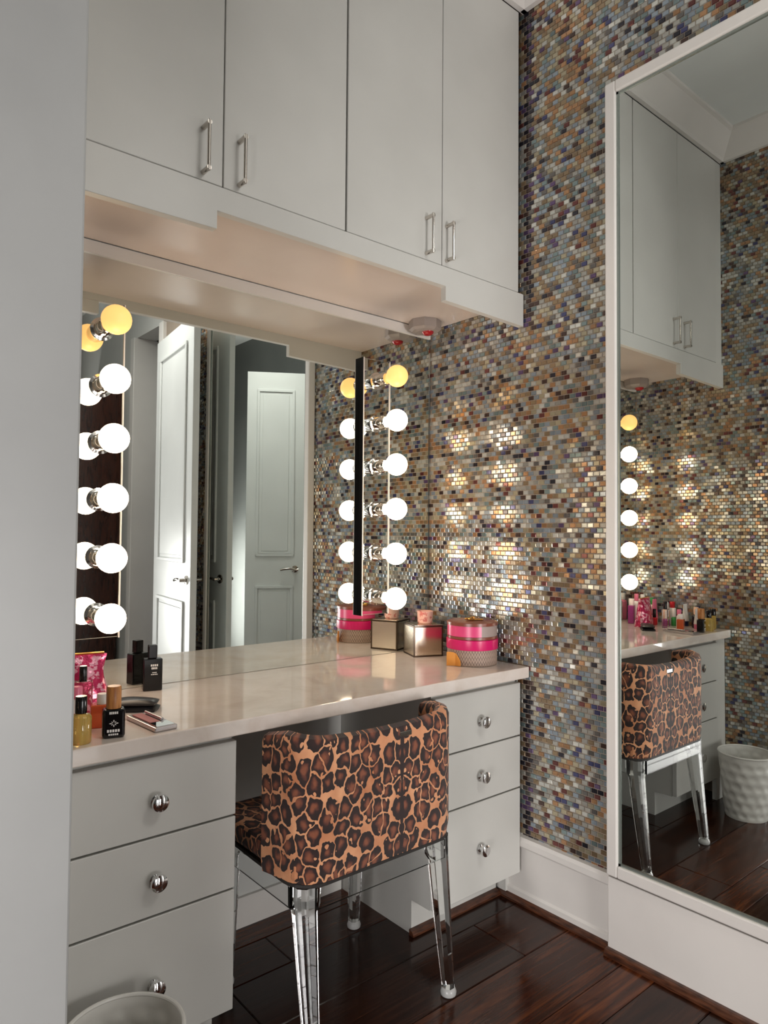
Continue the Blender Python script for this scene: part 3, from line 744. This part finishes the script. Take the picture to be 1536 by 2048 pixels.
# bottles and tubes: generic builder
def bottle(name, label, cat, x, y, kind, r, h, body, cap, caph=0.03, capr=None, group=None, neck=True):
    c = Vector((x, y, ZB)); t = thing(name, label, cat, c, group); capr = capr or r*0.6
    if kind == 'round':
        obj('bottle', lathe(c, [(r*0.93, 0), (r, 0.003), (r, h*0.86), (r*0.82, h*0.95), (capr*0.8, h)], (0,0,1), 24), body, t, smooth=True)
    elif kind == 'square':
        obj('bottle', place(box(-r, r, -r*0.62, r*0.62, 0, h), c, R(-20)), body, t, bevel=0.003)
    else:                                                     # tube standing on its cap
        bm = bmesh.new(); rows = []
        for i in range(7):
            s = i/6; row = []
            for k in range(20):
                a = 2*math.pi*k/20; row.append(bm.verts.new((c.x+r*(1+0.15*s)*math.cos(a), c.y+r*(1-0.93*s)*math.sin(a), c.z+caph+0.0005+(h-caph)*s)))
            rows.append(row)
        for a, b2 in zip(rows, rows[1:]):
            for k in range(20): bm.faces.new((a[k], a[(k+1) % 20], b2[(k+1) % 20], b2[k]))
        bm.faces.new(rows[0][::-1]); bm.faces.new(rows[-1])
        obj('tube', bm, body, t, smooth=True)
        obj('cap', lathe(c, [(r*0.86, 0), (r*0.9, 0.002), (r*0.9, caph)], (0,0,1), 20), cap, t, smooth=True)
        return t
    obj('cap', lathe(c+Vector((0,0,h+0.0004)), [(capr*0.97, 0), (capr, 0.002), (capr, caph-0.002), (capr*0.92, caph), (0, caph)], (0,0,1), 20), cap, t, smooth=True)
    return t
M['p_white'] = mat('white_plastic', (236, 232, 228), 0.3); M['p_pink'] = mat('pink_plastic', (230, 120, 150), 0.3)
M['p_purple'] = mat('purple_plastic', (140, 50, 120), 0.3); M['p_green'] = mat('green_plastic', (52, 150, 70), 0.3)
M['p_red'] = mat('red_gloss', (190, 30, 40), 0.2); M['p_navy'] = mat('navy_gloss', (30, 34, 70), 0.2); M['p_peach'] = mat('peach_plastic', (236, 190, 160), 0.35)
bottle('perfume_bottle', 'clear glass perfume bottle with black cap in front of the pink pouch', 'perfume', -1.335, -0.262, 'square', 0.021, 0.088, M['glass'], M['black'], 0.034, 0.0085)
bottle('perfume_bottle', 'orange glass perfume bottle with white cap behind the roll-on bottle', 'perfume', -1.318, -0.345, 'square', 0.024, 0.050, M['amber'], M['p_white'], 0.022, 0.012)
bottle('perfume_bottle', 'gold glass perfume bottle with black cap against the painted jamb', 'perfume', -1.392, -0.440, 'round', 0.021, 0.060, M['goldglass'], M['black'], 0.034, 0.0115)
bottle('spray_bottle', 'white spray bottle with pink cap beside the pink pouch', 'bottle', -1.362, -0.315, 'round', 0.013, 0.062, M['p_white'], M['p_pink'], 0.026, 0.010)
GR = 'small cosmetics at the jamb end of the worktop'
for nm, lab, x, y, kd, r, h, bo, ca, chh in (
    ('lotion_bottle', 'white lotion bottle with purple cap in the row seen in framed mirror', -1.405, -0.105, 'round', 0.017, 0.085, 'p_white', 'p_purple', 0.034),
    ('cream_tube', 'pink cream tube with white cap standing behind the jamb', -1.440, -0.150, 'tube', 0.017, 0.120, 'p_pink', 'p_white', 0.024),
    ('lotion_bottle', 'white lotion bottle with green cap in the row seen in framed mirror', -1.475, -0.115, 'round', 0.018, 0.090, 'p_white', 'p_green', 0.032),
    ('nail_polish', 'red nail polish bottle with black cap next to pink cream tube', -1.402, -0.170, 'round', 0.014, 0.036, 'p_red', 'black', 0.040),
    ('lotion_bottle', 'peach lotion bottle with white cap behind the red nail polish', -1.450, -0.205, 'round', 0.017, 0.075, 'p_peach', 'p_white', 0.034),
    ('perfume_bottle', 'white boxy perfume bottle with red cap next to peach lotion', -1.490, -0.215, 'square', 0.020, 0.080, 'p_white', 'p_red', 0.030),
    ('nail_polish', 'purple nail polish bottle with white cap next to the spray bottle', -1.405, -0.232, 'round', 0.014, 0.036, 'p_purple', 'p_white', 0.038),
    ('cream_tube', 'white cream tube with navy cap near the mosaic left wall', -1.480, -0.285, 'tube', 0.017, 0.105, 'p_white', 'p_navy', 0.024),
    ('nail_polish', 'pink nail polish bottle with black cap beside the white cream tube', -1.425, -0.290, 'round', 0.014, 0.036, 'p_pink', 'black', 0.036),
    ('serum_bottle', 'black serum bottle with peach cap near the worktop corner', -1.455, -0.350, 'round', 0.019, 0.062, 'black', 'p_peach', 0.034),
    ('perfume_bottle', 'pale gold square perfume bottle with black cap by left wall corner', -1.485, -0.415, 'square', 0.022, 0.062, 'goldglass', 'black', 0.030),
    ('lotion_bottle', 'tall white lotion bottle with pink cap at the back by the mirror', -1.437, -0.055, 'round', 0.017, 0.105, 'p_white', 'p_pink', 0.034),
    ('lotion_bottle', 'tall pink lotion bottle with white cap in the mosaic mirror corner', -1.487, -0.060, 'round', 0.018, 0.100, 'p_pink', 'p_white', 0.034),
    ('perfume_bottle', 'purple boxy perfume bottle with white cap behind the pink pouch', -1.365, -0.070, 'square', 0.022, 0.088, 'p_purple', 'p_white', 0.032),
    ('nail_polish', 'green nail polish bottle with white cap between the lotion bottles', -1.440, -0.250, 'round', 0.014, 0.042, 'p_green', 'p_white', 0.042),
    ('cream_tube', 'white cream tube with pink cap beside the gold round perfume', -1.418, -0.372, 'tube', 0.015, 0.092, 'p_white', 'p_pink', 0.022),
    ('perfume_bottle', 'white boxy perfume bottle with navy cap between the serum and wall', -1.492, -0.340, 'square', 0.017, 0.070, 'p_white', 'p_navy', 0.030)):
    bottle(nm, lab, 'cosmetics', x, y, kd, r, h, M[bo], M[ca], chh, None, GR)

# ------------------------------------------------------------------ doors and rooms seen in the mirrors
def door_leaf(name, p_hinge, p_latch, z1, face, key=False):
    """panelled leaf from hinge to latch (plan points); face = +1/-1 side that carries the seen handle"""
    a = Vector((p_hinge[0], p_hinge[1], 0)); d = Vector((p_latch[0]-a.x, p_latch[1]-a.y, 0)); Lw = d.length
    ang = math.atan2(d.y, d.x)
    root = struct(obj(name, place(box(0, Lw, -0.019, 0.019, 0.008, z1), a, ang), M['door'], loc=a, bevel=0.002, seg=1))
    st = 0.11 if Lw > 0.6 else 0.075
    for (z0, zz1) in ((0.20, 0.80), (1.02, z1-0.13)):
        for s in (-1, 1):
            bm = bmesh.new(); x0, x1 = st, Lw-st; y0, y1 = (0.0195, 0.031) if s > 0 else (-0.031, -0.0195); wd = 0.020
            for q in ((x0, x1, z0, z0+wd), (x0, x1, zz1-wd, zz1), (x0, x0+wd, z0+wd, zz1-wd), (x1-wd, x1, z0+wd, zz1-wd)): box(q[0], q[1], y0, y1, q[2], q[3], bm)
            obj('panel_moulding', place(bm, a, ang), M['door'], root, bevel=0.004, seg=2)
            y0, y1 = (0.0193, 0.0235) if s > 0 else (-0.0235, -0.0193)
            obj('panel', place(box(x0+wd+0.022, x1-wd-0.022, y0, y1, z0+wd+0.022, zz1-wd-0.022), a, ang), M['door'], root, bevel=0.003, seg=1)
    for s in (-1, 1):
        bm = lathe((Lw-0.062, s*0.0195, 0.925), [(0.026, 0), (0.026, 0.006), (0.012, 0.009), (0.010, 0.045), (0.0, 0.046)], (0, s, 0), 20)
        tube([(Lw-0.062, s*0.058, 0.925), (Lw-0.100, s*0.062, 0.930), (Lw-0.145, s*0.060, 0.926), (Lw-0.172, s*0.058, 0.920)], 0.0085, 10, bm)
        hd = obj('door_handle', place(bm, a, ang), M['nickel'], root, smooth=True)
        if key and s == face:
            bm = box(Lw-0.066, Lw-0.060, s*0.0195, s*0.0455, 0.866, 0.884); box(Lw-0.078, Lw-0.048, s*0.044, s*0.047, 0.82, 0.862, bm)
            obj('key', place(bm, a, ang), M['nickel'], root)
    return root
door_leaf('door_1', (-0.035, -2.55), (-0.135, -1.775), 2.44, 1)
door_leaf('door_2', (-0.795, -2.79), (-1.165, -2.565), 2.42, 1, key=True)
# casings of the doorway in the right wall
for yy in (-2.60, -3.12):
    struct(obj('trim_12' if yy > -3 else 'trim_13', box(-0.02, 0.16, yy-0.02, yy+0.05, 0, 2.6), M['trim'], bevel=0.003))
struct(obj('trim_14', box(-0.02, 0.004, -2.06, -2.02, 0, ZTOP), M['trim'], bevel=0.003))
struct(obj('trim_15', extr([(0, ZTOP-0.05), (0.02, ZTOP-0.05), (0.11, CEIL-0.02), (0.11, CEIL), (0, CEIL)][::1] and [(YEND, ZTOP-0.05), (YEND+0.02, ZTOP-0.05), (YEND+0.11, CEIL-0.02), (YEND+0.11, CEIL), (YEND, CEIL)], 'x', 0.14, XROOM), M['trim']))
# drum pendant in the next room
M['shade'] = mat('white_drum_shade', (226, 218, 222), 0.7)
px_, py_ = 0.53, -4.0
dp = thing('drum_lamp', 'white drum ceiling lamp in the next room, seen in the wall mirror', 'lamp', (px_, py_, 2.56))
obj('shade', lathe((px_, py_, 0), [(0.0, 2.566), (0.180, 2.566), (0.186, 2.56), (0.190, 2.56), (0.190, 2.80), (0.186, 2.80), (0.183, 2.57)], (0,0,1), 40, closed=False), M['shade'], dp, smooth=True)
obj('finial', lathe((px_, py_, 0), [(0.0, 2.53), (0.012, 2.535), (0.016, 2.548), (0.010, 2.556), (0.024, 2.562), (0.024, 2.5655)], (0,0,1), 16), M['nickel'], dp, smooth=True)
obj('stem', lathe((px_, py_, 0), [(0.012, 2.567), (0.012, CEIL-0.02), (0.06, CEIL-0.02), (0.06, CEIL-0.001)], (0,0,1), 20), M['nickel'], dp, smooth=True)
# added lamp body around the ceiling fill lights (outside the view)
cl = thing('added_ceiling_lamp', 'added round bowl ceiling lamp, unseen, holding the fill lights', 'lamp', (-0.60, -2.15, 2.74))
obj('bowl', lathe((-0.60, -2.15, 0), [(0.0, 2.76), (0.27, 2.76), (0.29, 2.745), (0.295, 2.80), (0.29, 2.80), (0.285, 2.765), (0.0, 2.764)], (0,0,1), 40, closed=False), M['shade'], cl, smooth=True)
obj('stem', tube([(-0.60, -2.15, 2.766), (-0.60, -2.15, CEIL-0.001)], 0.008, 10), M['nickel'], cl, smooth=True)

# dark cupboard added at the far end to darken the light bar reflections
M['added_wardrobe'] = mat('dark_wardrobe_wood', (48, 24, 18), 0.25)
v = texco(M['added_wardrobe'], 'Object', (14, 14, 2)); n, l, b = nodes(M['added_wardrobe'])
l.new(ramp(M['added_wardrobe'], noise(M['added_wardrobe'], v, 3, 6, 0.6, 1.0), [(0.3, (28, 12, 9)), (0.7, (70, 36, 24))]), b.inputs['Base Color'])
wd = thing('added_wardrobe', 'added dark wooden cupboard that darkens the reflection in the light bar', 'added_wardrobe', (-0.24, -3.68, 0))
obj('body', box(-0.42, -0.03, -4.05, -3.30, 0.0, 2.25), M['added_wardrobe'], wd, bevel=0.004)
for y0, y1 in ((-4.04, -3.677), (-3.673, -3.31)):
    dd = obj('door', box(-0.442, -0.4205, y0, y1, 0.08, 2.2), M['added_wardrobe'], wd, bevel=0.003)
    obj('knob', lathe((-0.442, -3.675 + (0.03 if y0 > -3.9 else -0.03), 1.05), [(0.006, 0), (0.006, 0.012), (0.013, 0.018), (0.0, 0.028)], (-1,0,0), 16), M['nickel'], dd, smooth=True)
# frames and panes added behind the two fill lamps, out of view
M['pane'] = mat('window_pane', (235, 240, 242), 0.1)
def added_window(name, axis, c, wd, z0, z1, s):
    def bx(u0, u1, d0, d1, a, b2):
        return box(u0, u1, d0, d1, a, b2) if axis == 'y' else box(d0, d1, u0, u1, a, b2)
    a0, a1, wall = c[0]-wd/2, c[0]+wd/2, c[1]
    d0, d1 = sorted((wall+s*0.002, wall+s*0.012)); f0, f1 = sorted((wall+s*0.002, wall+s*0.045))
    wn = struct(obj(name, bx(a0, a1, d0, d1, z0, z1), M['pane']))
    for q in ((a0-0.05, a0, z0-0.05, z1+0.05), (a1, a1+0.05, z0-0.05, z1+0.05), (a0, a1, z0-0.05, z0), (a0, a1, z1, z1+0.05)):
        obj('window_frame', bx(q[0], q[1], f0, f1, q[2], q[3]), M['trim'], wn)
    return wn
added_window('added_window_1', 'y', (-0.72, YEND), 1.05, 0.10, 1.10, 1)
added_window('added_window_2', 'x', (-1.85, XHALL), 1.30, 0.09, 0.75, 1)
